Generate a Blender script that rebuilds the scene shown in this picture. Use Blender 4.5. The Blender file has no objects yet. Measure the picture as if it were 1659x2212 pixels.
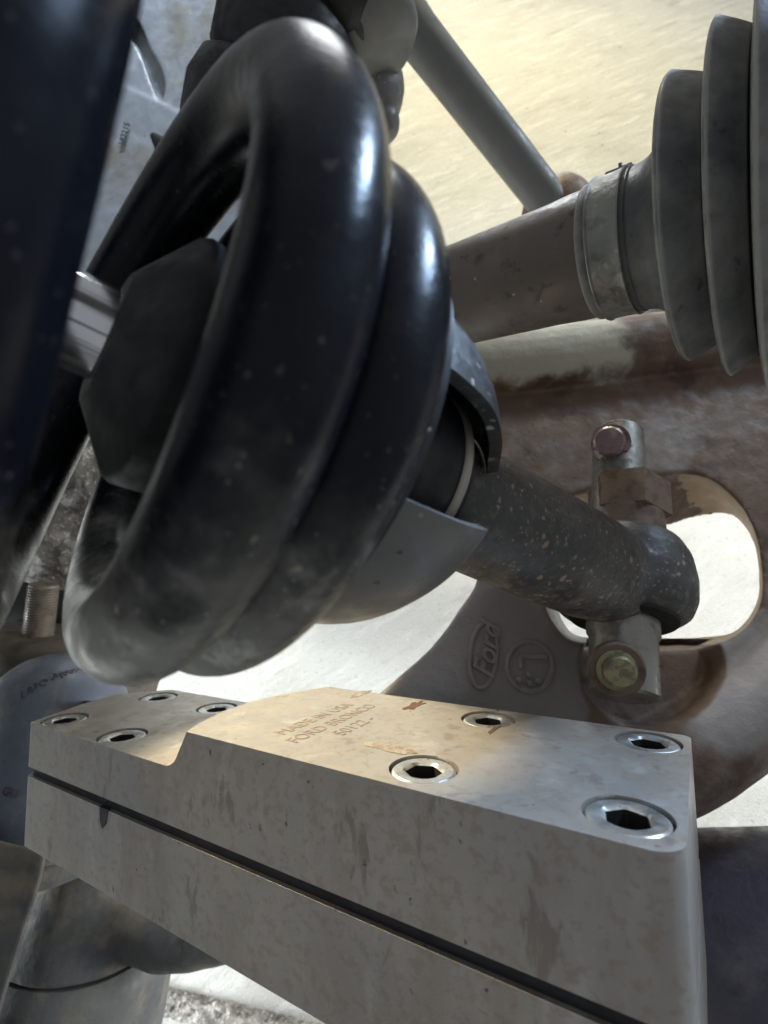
import bpy, bmesh, math, random
from mathutils import Vector, Matrix, noise
from mathutils.geometry import tessellate_polygon
random.seed(7)
S = bpy.context.scene
COL = S.collection
R = math.radians
# ------------------------------------------------------------------ camera
PITCH = R(65)            # the lens looks steeply down at the ground under the vehicle
CAM_H = 0.50
SP, CP = math.sin(PITCH), math.cos(PITCH)
F, CX, CY = 1095.0, 829.5, 1106.0      # focal length of the lens in units of a 1659-wide frame
cd = bpy.data.cameras.new('camera')
cam = bpy.data.objects.new('camera', cd)
COL.objects.link(cam)
cam.location = (0, 0, CAM_H)
cam.rotation_euler = (math.pi / 2 - PITCH, 0, 0)
cd.sensor_fit = 'HORIZONTAL'
cd.sensor_width = 36
cd.lens = 36 * F / 1659
cd.clip_start = 0.004
cd.clip_end = 200
cd.dof.use_dof = True
cd.dof.focus_distance = 0.17
cd.dof.aperture_fstop = 20
S.camera = cam
def W(x, y, z):
    "point measured from the lens (right, up, forward) -> world"
    return Vector((x, y * SP + z * CP, CAM_H + y * CP - z * SP))
def WV(v):
    return Vector((v[0], v[1] * SP + v[2] * CP, v[1] * CP - v[2] * SP))
def P(px, py, z):
    return W((px - CX) / F * z, (CY - py) / F * z, z)
# ------------------------------------------------------------------ world and lamps
world = bpy.data.worlds.new('World')
S.world = world
world.use_nodes = True
bg = world.node_tree.nodes['Background']
bg.inputs[0].default_value = (0.90, 0.95, 1.0, 1)
bg.inputs[1].default_value = 0.31
def area(name, loc, target, size, power, color, spread=180, size_y=None):
    ld = bpy.data.lights.new(name, 'AREA')
    ld.energy = power
    ld.color = color
    ld.size = size
    if size_y:
        ld.shape = 'RECTANGLE'
        ld.size_y = size_y
    ld.spread = R(spread)
    o = bpy.data.objects.new(name, ld)
    COL.objects.link(o)
    o.location = loc
    o.rotation_euler = (Vector(target) - Vector(loc)).to_track_quat('-Z', 'Y').to_euler()
    return o
def spot(name, loc, target, power, color, cone, blend=0.15, radius=0.01):
    ld = bpy.data.lights.new(name, 'SPOT')
    ld.energy = power
    ld.color = color
    ld.spot_size = R(cone)
    ld.spot_blend = blend
    ld.shadow_soft_size = radius
    o = bpy.data.objects.new(name, ld)
    COL.objects.link(o)
    o.location = loc
    o.rotation_euler = (Vector(target) - Vector(loc)).to_track_quat('-Z', 'Y').to_euler()
    return o
# daylight entering low under the vehicle from the far and right-hand sides, grazing the slab
area('daylight_far_low', (0.0, 2.6, 0.34), (0.0, 0.1, -0.12), 2.2, 6, (0.95, 0.98, 1.0), 30, 0.2)
area('daylight_right', (0.90, 0.05, 0.15), (0.0, 0.02, -0.06), 1.3, 4.2, (0.95, 0.98, 1.0), 45, 0.10)
area('daylight_left', (-0.95, -0.10, 0.12), (0.0, -0.02, -0.05), 1.0, 6, (0.88, 0.96, 1.0), 30, 0.08)
# the open wheel arch, higher on the right, gives the cool rim light
spot('daylight_gap', W(0.78, 0.88, 0.19), W(0.022, 0.005, 0.09), 60, (0.46, 0.67, 1.0), 12.5, 0.5, 0.03)
area('daylight_arch', W(0.9, 1.1, 0.25), W(0.1, 0.05, 0.2), 0.25, 1.6, (0.66, 0.82, 1.0), 90, 0.15)
# work lamps, and a fill spot added for the panel
spot('work_lamp_ground', W(0.10, 1.25, 0.25), P(1040, 260, 0.9), 33, (1.0, 0.85, 0.43), 120, 1.0, 0.04)
spot('panel_fill', W(-0.12, 0.85, 0.12), P(300, 250, 0.4), 17, (0.72, 0.84, 1.0), 26, 0.8, 0.03)  # unseen cool spot added to brighten the bracket plate
LAMP_T = W(-0.0286, -0.0746, 0.1756)
spot('work_lamp_block', LAMP_T + WV((-0.589, 0.719, 0.368)) * 0.8, LAMP_T, 72, (1.0, 0.84, 0.55), 8.2, 0.3, 0.010)
S.view_settings.view_transform = 'Standard'
S.view_settings.look = 'None'
S.view_settings.exposure = 0
S.view_settings.gamma = 1
S.cycles.max_bounces = 5
S.cycles.diffuse_bounces = 3
S.cycles.glossy_bounces = 3
# ------------------------------------------------------------------ materials
def _ramp(nt, src, a, b, ca=0.0, cb=1.0):
    m = nt.nodes.new('ShaderNodeMapRange')
    m.inputs['From Min'].default_value = a
    m.inputs['From Max'].default_value = b
    m.inputs['To Min'].default_value = ca
    m.inputs['To Max'].default_value = cb
    m.interpolation_type = 'SMOOTHSTEP'
    nt.links.new(src, m.inputs['Value'])
    return m.outputs[0]
def _noise(nt, co, scale, detail=5, rough=0.6, dist=0.0):
    n = nt.nodes.new('ShaderNodeTexNoise')
    n.inputs['Scale'].default_value = scale
    n.inputs['Detail'].default_value = detail
    n.inputs['Roughness'].default_value = rough
    n.inputs['Distortion'].default_value = dist
    nt.links.new(co, n.inputs['Vector'])
    return n.outputs['Fac']
def _mix(nt, fac, a, b):
    m = nt.nodes.new('ShaderNodeMix')
    m.data_type = 'RGBA'
    if isinstance(fac, float):
        m.inputs[0].default_value = fac
    else:
        nt.links.new(fac, m.inputs[0])
    for i, v in ((6, a), (7, b)):
        if isinstance(v, tuple):
            m.inputs[i].default_value = v + (1,)
        else:
            nt.links.new(v, m.inputs[i])
    return m.outputs[2]
def _math(nt, op, a, b):
    m = nt.nodes.new('ShaderNodeMath')
    m.operation = op
    for i, v in enumerate((a, b)):
        if isinstance(v, (int, float)):
            m.inputs[i].default_value = v
        else:
            nt.links.new(v, m.inputs[i])
    return m.outputs[0]
def mat(name, base, layers=(), rough=0.5, rough_var=0.15, metal=0.0, bumps=(), specks=(), spec=0.5, stretch=None, coat=0.0, splash=None, edge=None):
    """layers: (colour, noise scale, lo, hi, strength[, stretch]); specks: (colour, voronoi scale, radius, keep); bumps: (scale, strength, distance)"""
    m = bpy.data.materials.new(name)
    m.use_nodes = True
    nt = m.node_tree
    b = nt.nodes['Principled BSDF']
    tc = nt.nodes.new('ShaderNodeTexCoord')
    co = tc.outputs['Object']
    def st(vec):
        if vec is None:
            return co
        mp = nt.nodes.new('ShaderNodeMapping')
        mp.vector_type = 'TEXTURE'
        mp.inputs['Rotation'].default_value = vec[0]
        mp.inputs['Scale'].default_value = vec[1]
        nt.links.new(co, mp.inputs['Vector'])
        return mp.outputs[0]
    c = base
    total = None
    gate = None
    if splash:      # mud and dust sit on the side that faces the road: (direction, from, to, least)
        dp = nt.nodes.new('ShaderNodeVectorMath')
        dp.operation = 'DOT_PRODUCT'
        nt.links.new(co, dp.inputs[0])
        dp.inputs[1].default_value = splash[0]
        wob = _math(nt, 'ADD', dp.outputs['Value'], _math(nt, 'MULTIPLY', _math(nt, 'SUBTRACT', _noise(nt, co, 45, 4), 0.5), 0.05))
        gate = _ramp(nt, wob, splash[1], splash[2], splash[3], 1.0)
    for k, l in enumerate(layers):
        f = _noise(nt, st(l[5] if len(l) > 5 else stretch), l[1], 6, 0.62, 0.3)
        f = _ramp(nt, f, l[2], l[3], 0.0, l[4])
        if gate is not None:
            f = _math(nt, 'MULTIPLY', f, gate)
        c = _mix(nt, f, c, l[0])
        total = f if total is None else _math(nt, 'MAXIMUM', total, f)
    for s in specks:
        v = nt.nodes.new('ShaderNodeTexVoronoi')
        v.inputs['Scale'].default_value = s[1]
        wob = nt.nodes.new('ShaderNodeMix')
        wob.data_type = 'VECTOR'
        wob.inputs[0].default_value = 0.0
        nz = nt.nodes.new('ShaderNodeTexNoise')
        nz.inputs['Scale'].default_value = s[1] * 2.5
        nt.links.new(co, nz.inputs['Vector'])
        ad = nt.nodes.new('ShaderNodeVectorMath')
        ad.operation = 'MULTIPLY_ADD'
        nt.links.new(nz.outputs['Color'], ad.inputs[0])
        ad.inputs[1].default_value = (0.5 / s[1],) * 3
        nt.links.new(st(s[4]) if len(s) > 4 else co, ad.inputs[2])
        nt.links.new(ad.outputs[0], v.inputs['Vector'])
        near = _ramp(nt, v.outputs['Distance'], s[2], s[2] * 0.6)
        sep = nt.nodes.new('ShaderNodeSeparateColor')
        nt.links.new(v.outputs['Color'], sep.inputs[0])
        keep = _math(nt, 'GREATER_THAN', sep.outputs[0], 1 - s[3])
        area_n = _ramp(nt, _noise(nt, co, s[1] * 0.12, 2), 0.36, 0.50)
        fac = _math(nt, 'MULTIPLY', _math(nt, 'MULTIPLY', near, keep), area_n)
        if gate is not None:
            fac = _math(nt, 'MULTIPLY', fac, _math(nt, 'POWER', gate, 0.5))
        c = _mix(nt, fac, c, s[0])
        total = fac if total is None else _math(nt, 'MAXIMUM', total, fac)
    if edge:        # dust rubbed on to the standing ribs
        ge = nt.nodes.new('ShaderNodeNewGeometry')
        ef = _ramp(nt, _math(nt, 'ADD', ge.outputs['Pointiness'], _math(nt, 'MULTIPLY', _math(nt, 'SUBTRACT', _noise(nt, co, 90, 4), 0.5), edge[3])), edge[1], edge[2], 0.0, 0.8)
        c = _mix(nt, ef, c, edge[0])
    if isinstance(c, tuple):
        b.inputs['Base Color'].default_value = c + (1,)
    else:
        nt.links.new(c, b.inputs['Base Color'])
    rn = _ramp(nt, _noise(nt, co, 120, 4), 0.3, 0.7, rough - rough_var, rough + rough_var)
    if total is not None and metal < 0.3:
        rn = _math(nt, 'MAXIMUM', rn, _math(nt, 'MULTIPLY', total, 0.75))
    nt.links.new(rn, b.inputs['Roughness'])
    if total is not None and metal > 0:
        nt.links.new(_math(nt, 'MULTIPLY', _math(nt, 'SUBTRACT', 1.0, _math(nt, 'MULTIPLY', total, 0.7)), metal), b.inputs['Metallic'])
    else:
        b.inputs['Metallic'].default_value = metal
    b.inputs['Specular IOR Level'].default_value = spec
    b.inputs['Coat Weight'].default_value = coat
    b.inputs['Coat Roughness'].default_value = 0.15
    last = None
    for bp in bumps:
        h = _noise(nt, st(bp[3] if len(bp) > 3 else None), bp[0], 6, 0.65)
        bn = nt.nodes.new('ShaderNodeBump')
        bn.inputs['Strength'].default_value = bp[1]
        bn.inputs['Distance'].default_value = bp[2]
        nt.links.new(h, bn.inputs['Height'])
        if last is not None:
            nt.links.new(last, bn.inputs['Normal'])
        last = bn.outputs[0]
    if last is not None:
        nt.links.new(last, b.inputs['Normal'])
    return m
STREAK = ((0, 0, R(33)), (5.0, 1.0, 1.0))
M = {}
M['concrete'] = mat('brushed_concrete', (0.50, 0.49, 0.45), [((0.36, 0.34, 0.30), 9, 0.45, 0.75, 0.55), ((0.66, 0.65, 0.60), 60, 0.5, 0.7, 0.6, STREAK), ((0.34, 0.32, 0.27), 45, 0.54, 0.72, 0.6, STREAK), ((0.28, 0.26, 0.22), 210, 0.58, 0.70, 0.6), ((0.68, 0.67, 0.63), 480, 0.58, 0.68, 0.5)],
                    rough=0.85, rough_var=0.08, bumps=[(110, 0.35, 0.003, STREAK), (520, 0.6, 0.0015)], specks=[((0.18, 0.16, 0.13), 55, 0.14, 0.10), ((0.70, 0.69, 0.64), 80, 0.14, 0.08)])
DOWN = (0.0, -SP, -CP)
M['spring'] = mat('black_spring_coating', (0.006, 0.007, 0.011), [((0.27, 0.265, 0.24), 60, 0.22, 0.62, 0.9), ((0.46, 0.45, 0.40), 130, 0.48, 0.68, 0.75), ((0.05, 0.05, 0.047), 260, 0.54, 0.68, 0.7)],
                  rough=0.26, rough_var=0.06, bumps=[(900, 0.15, 0.0004), (200, 0.12, 0.0006)], specks=[((0.40, 0.36, 0.28), 120, 0.11, 0.40), ((0.40, 0.37, 0.31), 260, 0.16, 0.45), ((0.36, 0.33, 0.28), 600, 0.2, 0.4), ((0.02, 0.015, 0.012), 240, 0.2, 0.2)], splash=(DOWN, 0.022, 0.056, 0.012), spec=0.16)
M['rubber'] = mat('black_rubber', (0.006, 0.006, 0.006), [((0.05, 0.047, 0.042), 60, 0.5, 0.8, 0.5)], rough=0.6, bumps=[(700, 0.2, 0.0004)])
M['boot'] = mat('dusty_boot_rubber', (0.085, 0.086, 0.090), [((0.27, 0.265, 0.24), 28, 0.40, 0.70, 0.65), ((0.13, 0.115, 0.095), 120, 0.5, 0.7, 0.6), ((0.03, 0.03, 0.03), 170, 0.60, 0.72, 0.7)], rough=0.55, bumps=[(500, 0.25, 0.0006), (70, 0.2, 0.0012)], edge=((0.34, 0.335, 0.30), 0.503, 0.535, 0.05))
M['shaft'] = mat('brown_dusty_shaft', (0.13, 0.105, 0.09), [((0.19, 0.155, 0.125), 32, 0.42, 0.72, 0.7), ((0.04, 0.035, 0.033), 150, 0.55, 0.7, 0.7)], rough=0.5, bumps=[(400, 0.25, 0.0006)], specks=[((0.42, 0.38, 0.32), 200, 0.15, 0.15)])
M['tube'] = mat('mud_flecked_black_paint', (0.045, 0.043, 0.042), [((0.22, 0.20, 0.175), 60, 0.36, 0.70, 0.7), ((0.27, 0.25, 0.21), 330, 0.50, 0.68, 0.6)],
                rough=0.42, bumps=[(600, 0.3, 0.0007)], specks=[((0.40, 0.29, 0.22), 130, 0.20, 0.34), ((0.38, 0.33, 0.27), 250, 0.24, 0.40), ((0.34, 0.27, 0.21), 520, 0.30, 0.5)], splash=(DOWN, -0.025, 0.022, 0.30))
M['cup'] = mat('grey_painted_steel', (0.15, 0.148, 0.142), [((0.10, 0.095, 0.09), 60, 0.5, 0.8, 0.6)], rough=0.42, bumps=[(400, 0.15, 0.0005)], specks=[((0.05, 0.05, 0.05), 220, 0.2, 0.2), ((0.4, 0.36, 0.3), 300, 0.2, 0.12)])
M['lug'] = mat('worn_dark_steel', (0.030, 0.030, 0.032), [((0.10, 0.098, 0.09), 55, 0.42, 0.68, 0.7), ((0.30, 0.29, 0.27), 300, 0.62, 0.70, 0.7)], rough=0.45, metal=0.2, bumps=[(400, 0.3, 0.0008)], specks=[((0.45, 0.43, 0.4), 190, 0.2, 0.3)])
M['ring'] = mat('pale_snap_ring', (0.45, 0.41, 0.35), rough=0.5, metal=0.2)
M['black_steel'] = mat('black_steel', (0.018, 0.018, 0.02), [((0.08, 0.075, 0.07), 80, 0.5, 0.8, 0.5)], rough=0.42, bumps=[(500, 0.2, 0.0005)], specks=[((0.4, 0.38, 0.34), 190, 0.2, 0.25)])
ROD = tuple(Vector((1, 0, 0)).rotation_difference(Vector((0.745, -0.304 * SP + 0.593 * CP, -0.304 * CP - 0.593 * SP))).to_euler())
M['chrome'] = mat('chrome', (0.74, 0.75, 0.78), [((0.10, 0.08, 0.065), 190, 0.50, 0.60, 0.8, (ROD, (40, 1, 1))), ((0.03, 0.03, 0.035), 320, 0.56, 0.64, 0.8, (ROD, (60, 1, 1)))], rough=0.12, rough_var=0.05, metal=1.0)  # dark streaks stand in for reflection bands along the rod
M['zinc'] = mat('zinc_plate', (0.50, 0.52, 0.53), [((0.26, 0.21, 0.16), 180, 0.46, 0.66, 0.75), ((0.10, 0.06, 0.045), 420, 0.60, 0.68, 0.7)], rough=0.38, rough_var=0.12, metal=0.9, bumps=[(500, 0.1, 0.0004)])
M['band'] = mat('dull_clamp_band', (0.30, 0.30, 0.27), [((0.12, 0.10, 0.08), 90, 0.48, 0.68, 0.8), ((0.5, 0.5, 0.46), 260, 0.58, 0.7, 0.5)], rough=0.5, metal=0.5, bumps=[(260, 0.4, 0.0012)])
M['gold_zinc'] = mat('yellow_zinc', (0.31, 0.29, 0.17), [((0.14, 0.11, 0.08), 260, 0.45, 0.62, 0.8)], rough=0.42, metal=0.85, bumps=[(500, 0.2, 0.0005)])
M['pin'] = mat('dirty_steel', (0.33, 0.32, 0.29), [((0.13, 0.095, 0.075), 90, 0.48, 0.7, 0.8), ((0.07, 0.03, 0.025), 260, 0.62, 0.7, 0.8)], rough=0.38, metal=0.75, bumps=[(350, 0.2, 0.0006)])
M['rust_pink'] = mat('pinkish_plated_bolt', (0.30, 0.20, 0.20), [((0.45, 0.42, 0.38), 160, 0.5, 0.65, 0.7), ((0.12, 0.06, 0.05), 240, 0.55, 0.68, 0.7)], rough=0.35, metal=0.6, bumps=[(400, 0.2, 0.0006)])
M['rust_nut'] = mat('rusty_nut', (0.19, 0.135, 0.10), [((0.09, 0.05, 0.035), 150, 0.45, 0.65, 0.8)], rough=0.6, metal=0.35, bumps=[(500, 0.3, 0.0006)])
M['arm'] = mat('rusty_cast_iron', (0.150, 0.093, 0.062), [((0.22, 0.195, 0.185), 15, 0.50, 0.64, 0.65), ((0.060, 0.032, 0.022), 22, 0.50, 0.66, 0.85), ((0.22, 0.135, 0.085), 90, 0.52, 0.72, 0.6), ((0.05, 0.025, 0.02), 330, 0.62, 0.69, 0.7)],
               rough=0.62, rough_var=0.12, metal=0.05, bumps=[(260, 0.35, 0.0011), (60, 0.25, 0.0016), (900, 0.25, 0.0005)], spec=0.5)
BR = (R(19.3), 0, 0)         # the block stands at this angle
VERT = (BR, (1, 3.2, 1))
M['alu'] = mat('machined_aluminium', (0.385, 0.36, 0.325), [((0.28, 0.24, 0.205), 40, 0.42, 0.68, 0.7, VERT), ((0.30, 0.30, 0.30), 22, 0.5, 0.65, 0.6), ((0.50, 0.49, 0.47), 90, 0.55, 0.72, 0.5, VERT), ((0.17, 0.14, 0.12), 110, 0.61, 0.68, 0.6, (BR, (1, 3.0, 1))), ((0.27, 0.21, 0.165), 330, 0.52, 0.62, 0.45)],
               rough=0.42, rough_var=0.10, metal=0.45, bumps=[(160, 0.12, 0.0007), (1500, 0.15, 0.0002), (260, 0.12, 0.0004, ((0, 0, R(20)), (12, 1, 1)))],
               specks=[((0.13, 0.11, 0.10), 110, 0.10, 0.35, (BR, (1, 2.4, 1))), ((0.11, 0.085, 0.07), 260, 0.15, 0.25, (BR, (1, 1.8, 1)))])
M['groove'] = mat('dark_gasket', (0.012, 0.012, 0.016), rough=0.6)
M['socket'] = mat('dark_socket', (0.035, 0.032, 0.030), rough=0.5, metal=0.3)  # lining of the hex recess, darker than the zinc head
M['engrave'] = mat('etched_mark', (0.31, 0.245, 0.20), rough=0.5, metal=0.5)
M['rust_stain'] = mat('rust_stain', (0.10, 0.05, 0.032), [((0.20, 0.125, 0.08), 500, 0.5, 0.7, 0.7)], rough=0.7)
M['rust_stain2'] = mat('faint_stain', (0.30, 0.22, 0.16), [((0.42, 0.38, 0.33), 500, 0.4, 0.6, 0.8)], rough=0.5, metal=0.5)
M['link'] = mat('grey_link_paint', (0.15, 0.15, 0.145), [((0.20, 0.19, 0.17), 40, 0.45, 0.75, 0.6)], rough=0.5, bumps=[(500, 0.2, 0.0005)])
M['cast_alu'] = mat('cast_aluminium', (0.36, 0.37, 0.37), [((0.20, 0.20, 0.19), 35, 0.48, 0.75, 0.6), ((0.23, 0.20, 0.14), 18, 0.55, 0.7, 0.7), ((0.5, 0.5, 0.5), 320, 0.6, 0.7, 0.4)],
                    rough=0.55, metal=0.35, bumps=[(420, 0.4, 0.001), (80, 0.2, 0.001)])
M['cast_rough'] = mat('rough_sand_casting', (0.22, 0.20, 0.17), [((0.07, 0.055, 0.045), 60, 0.42, 0.62, 0.8), ((0.5, 0.48, 0.44), 380, 0.55, 0.65, 0.8)], rough=0.5, metal=0.4, bumps=[(380, 1.0, 0.003)])
M['panel'] = mat('blue_grey_casting', (0.33, 0.36, 0.40), [((0.46, 0.49, 0.53), 30, 0.5, 0.75, 0.6), ((0.22, 0.19, 0.13), 14, 0.50, 0.64, 0.75), ((0.10, 0.09, 0.08), 160, 0.70, 0.74, 0.9)], rough=0.5, metal=0.3, bumps=[(300, 0.25, 0.0008)])
M['ink'] = mat('dark_ink', (0.045, 0.045, 0.06), rough=0.7)
M['joint_blue'] = mat('blue_grey_steel', (0.085, 0.10, 0.13), [((0.20, 0.19, 0.165), 30, 0.50, 0.72, 0.7), ((0.05, 0.05, 0.06), 140, 0.6, 0.7, 0.7)], rough=0.5, metal=0.3, bumps=[(500, 0.3, 0.0007)])
M['cast_dark'] = mat('dull_dark_casting', (0.085, 0.088, 0.085), [((0.22, 0.18, 0.125), 26, 0.46, 0.70, 0.7), ((0.05, 0.055, 0.065), 40, 0.5, 0.7, 0.7), ((0.06, 0.03, 0.025), 240, 0.68, 0.72, 0.8)], rough=0.68, metal=0.05, spec=0.3, bumps=[(380, 0.35, 0.0008), (60, 0.2, 0.001)])
M['stud'] = mat('brown_thread_steel', (0.13, 0.105, 0.08), [((0.06, 0.045, 0.035), 150, 0.45, 0.65, 0.8)], rough=0.55, metal=0.3)
M['brown_dust'] = mat('brown_dusty_rubber', (0.062, 0.050, 0.036), [((0.022, 0.018, 0.015), 60, 0.45, 0.7, 0.8)], rough=0.75, bumps=[(400, 0.3, 0.0007)])
M['tube_blue'] = mat('blue_black_steel', (0.06, 0.055, 0.075), [((0.15, 0.13, 0.15), 45, 0.5, 0.75, 0.6), ((0.03, 0.025, 0.03), 90, 0.55, 0.7, 0.7)], rough=0.5, metal=0.2, bumps=[(250, 0.35, 0.001)])
def tone(m, attr, colour, scale, jitter=1.1, lo=0.42, hi=0.62):
    "blend a second colour over a material where the mesh carries the float attribute"
    nt = m.node_tree
    b = nt.nodes['Principled BSDF']
    src = b.inputs['Base Color'].links[0].from_socket
    at = nt.nodes.new('ShaderNodeAttribute')
    at.attribute_name = attr
    tc = nt.nodes.new('ShaderNodeTexCoord')
    n = _noise(nt, tc.outputs['Object'], scale, 7, 0.65)
    f = _math(nt, 'ADD', at.outputs['Fac'], _math(nt, 'MULTIPLY', _math(nt, 'SUBTRACT', n, 0.5), jitter))
    f = _ramp(nt, f, lo, hi, 0.0, 0.85)
    nt.links.new(_mix(nt, f, src, colour), b.inputs['Base Color'])
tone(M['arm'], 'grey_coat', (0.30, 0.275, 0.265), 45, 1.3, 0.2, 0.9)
tone(M['arm'], 'pale_coat', (0.60, 0.585, 0.48), 30, 1.7, 0.35, 0.75)
tone(M['arm'], 'tan_bounce', (0.42, 0.30, 0.20), 70, 0.8)  # ground bounce put into the colour of the arm's side walls
# ------------------------------------------------------------------ mesh helpers (points are given from the lens: right, up, forward)
class MB:
    "collects shapes into one bmesh in world coordinates"
    def __init__(self):
        self.bm = bmesh.new()
    def poly_loft(self, rings, closed=True, cap=(True, True), ring_closed=True):
        bm = self.bm
        vs = [[bm.verts.new(p) for p in r] for r in rings]
        n = len(vs[0])
        for a, b in zip(vs[:-1], vs[1:]):
            for i in range(n if ring_closed else n - 1):
                j = (i + 1) % n
                bm.faces.new((a[i], a[j], b[j], b[i]))
        if ring_closed:
            if cap[0]:
                bm.faces.new(vs[0][::-1])
            if cap[1]:
                bm.faces.new(vs[-1])
        return vs
    def tube(self, pts, radii, seg=24, cap=(True, True)):
        "pts: world points"
        pts = [Vector(p) for p in pts]
        if not hasattr(radii, '__len__'):
            radii = [radii] * len(pts)
        up = None
        rings = []
        for i, p in enumerate(pts):
            t = (pts[min(i + 1, len(pts) - 1)] - pts[max(i - 1, 0)]).normalized()
            if up is None:
                up = t.orthogonal().normalized()
            up = (up - t * up.dot(t)).normalized()
            s = t.cross(up)
            rings.append([p + (up * math.cos(a) + s * math.sin(a)) * radii[i] for a in [2 * math.pi * k / seg for k in range(seg)]])
        self.poly_loft(rings, cap=cap)
        return self
    def lathe(self, o, d, prof, seg=64, up=None):
        "o, d world; prof: (s, r)"
        d = Vector(d).normalized()
        u = (up - d * d.dot(up)).normalized() if up is not None else d.orthogonal().normalized()
        s = d.cross(u)
        rings = [[o + d * a + (u * math.cos(t) + s * math.sin(t)) * max(r, 1e-5) for t in [2 * math.pi * k / seg for k in range(seg)]] for a, r in prof]
        self.poly_loft(rings)
        return self
    def ball(self, c, r, seg=24, scale=None):
        mtx = Matrix.Translation(c)
        if scale is not None:
            mtx = mtx @ scale
        bmesh.ops.create_uvsphere(self.bm, u_segments=seg, v_segments=seg // 2, radius=r, matrix=mtx)
        return self
    def prism(self, front, back, holes_f=(), holes_b=()):
        "front/back: world point loops of equal length, with holes"
        bm = self.bm
        loops_f = [front] + list(holes_f)
        loops_b = [back] + list(holes_b)
        vf = [[bm.verts.new(p) for p in l] for l in loops_f]
        vb = [[bm.verts.new(p) for p in l] for l in loops_b]
        flat_f = [v for l in vf for v in l]
        flat_b = [v for l in vb for v in l]
        for tri in tessellate_polygon([[Vector(p) for p in l] for l in loops_f]):
            bm.faces.new([flat_f[i] for i in tri])
        for tri in tessellate_polygon([[Vector(p) for p in l] for l in loops_f]):
            bm.faces.new([flat_b[i] for i in reversed(tri)])
        for a, b in zip(vf, vb):
            n = len(a)
            for i in range(n):
                j = (i + 1) % n
                bm.faces.new((a[i], a[j], b[j], b[i]))
        return self
    def build(self, name, material, parent=None, smooth=35, recalc=True):
        bm = self.bm
        if recalc:
            bmesh.ops.recalc_face_normals(bm, faces=bm.faces[:])
        for f in bm.faces:
            f.smooth = True
        if smooth:
            for e in bm.edges:
                if len(e.link_faces) == 2 and e.calc_face_angle(0) > R(smooth):
                    e.smooth = False
        me = bpy.data.meshes.new(name)
        base = parent_world(parent) if parent else sum((v.co for v in bm.verts), Vector()) / max(1, len(bm.verts))
        bmesh.ops.translate(bm, verts=bm.verts[:], vec=-base)
        bm.to_mesh(me)
        bm.free()
        o = bpy.data.objects.new(name, me)
        COL.objects.link(o)
        if parent:
            o.parent = parent
        else:
            o.location = base
        if material:
            me.materials.append(material)
        return o
ROOTS = {}
def parent_world(o):
    p = o.location.copy()
    while o.parent:
        o = o.parent
        p += o.location
    return p
def bake(o, mods):
    "apply modifiers made by the function mods(o)"
    mods(o)
    bpy.context.view_layer.update()
    dg = bpy.context.evaluated_depsgraph_get()
    me = bpy.data.meshes.new_from_object(o.evaluated_get(dg))
    old = o.data
    o.modifiers.clear()
    o.data = me
    me.name = o.name
    if not me.materials and old.materials:
        me.materials.append(old.materials[0])
    return o
def cast(o, voxel=0.001, it=6, rough=0.0, rough_scale=60):
    "turn a pile of overlapping solids into one smooth casting"
    def mods(o):
        r = o.modifiers.new('r', 'REMESH')
        r.mode = 'VOXEL'
        r.voxel_size = voxel
        r.use_smooth_shade = True
        s = o.modifiers.new('s', 'SMOOTH')
        s.iterations = it
        s.factor = 0.5
    bake(o, mods)
    if rough:
        me = o.data
        nv = len(me.vertices)
        cs, ns = [0.0] * (nv * 3), [0.0] * (nv * 3)
        me.vertices.foreach_get('co', cs)
        me.vertex_normals.foreach_get('vector', ns)
        for i in range(nv):
            q = Vector(cs[3 * i:3 * i + 3])
            n = noise.fractal(q * rough_scale, 1.0, 2.0, 4) * rough
            for k in range(3):
                cs[3 * i + k] += ns[3 * i + k] * n
        me.vertices.foreach_set('co', cs)
        me.update()
    return o
def thing(name, label, cat, loc, group=None):
    o = bpy.data.objects.new(name, None)
    o.empty_display_size = 0.01
    COL.objects.link(o)
    o.location = loc
    o['label'] = label
    o['category'] = cat
    if group:
        o['group'] = group
    return o
def tag(o, label, cat, group=None):
    o['label'] = label
    o['category'] = cat
    if group:
        o['group'] = group
    return o
def text_mesh(body, size, o, xdir, ydir, depth=0.0004, shear=0.0, align='LEFT', bold=0.0, space=1.0, squeeze=1.0):
    "world-space bmesh of solid lettering, baseline at o"
    cu = bpy.data.curves.new('t', 'FONT')
    cu.body = body
    cu.size = size
    cu.extrude = depth
    cu.shear = shear
    cu.align_x = align
    cu.offset = bold
    cu.space_character = space
    cu.resolution_u = 3
    ob = bpy.data.objects.new('t', cu)
    COL.objects.link(ob)
    bpy.context.view_layer.update()
    me = bpy.data.meshes.new_from_object(ob.evaluated_get(bpy.context.evaluated_depsgraph_get()))
    bpy.data.objects.remove(ob)
    x = Vector(xdir).normalized()
    y = (Vector(ydir) - x * x.dot(Vector(ydir))).normalized()
    z = x.cross(y)
    mb = MB()
    mb.bm.from_mesh(me)
    bpy.data.meshes.remove(me)
    for v in mb.bm.verts:
        c = v.co
        v.co = o + x * c.x * squeeze + y * c.y + z * c.z
    return mb
def smooth_path(pts, n=8):
    "Catmull-Rom through points (tuples of any length)"
    out = []
    q = [pts[0]] + list(pts) + [pts[-1]]
    for i in range(1, len(q) - 2):
        for k in range(n):
            t = k / n
            out.append(tuple(0.5 * ((2 * b) + (c - a) * t + (2 * a - 5 * b + 4 * c - d) * t * t + (3 * b - a - 3 * c + d) * t ** 3) for a, b, c, d in zip(q[i - 1], q[i], q[i + 1], q[i + 2])))
    out.append(tuple(pts[-1]))
    return out
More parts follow.
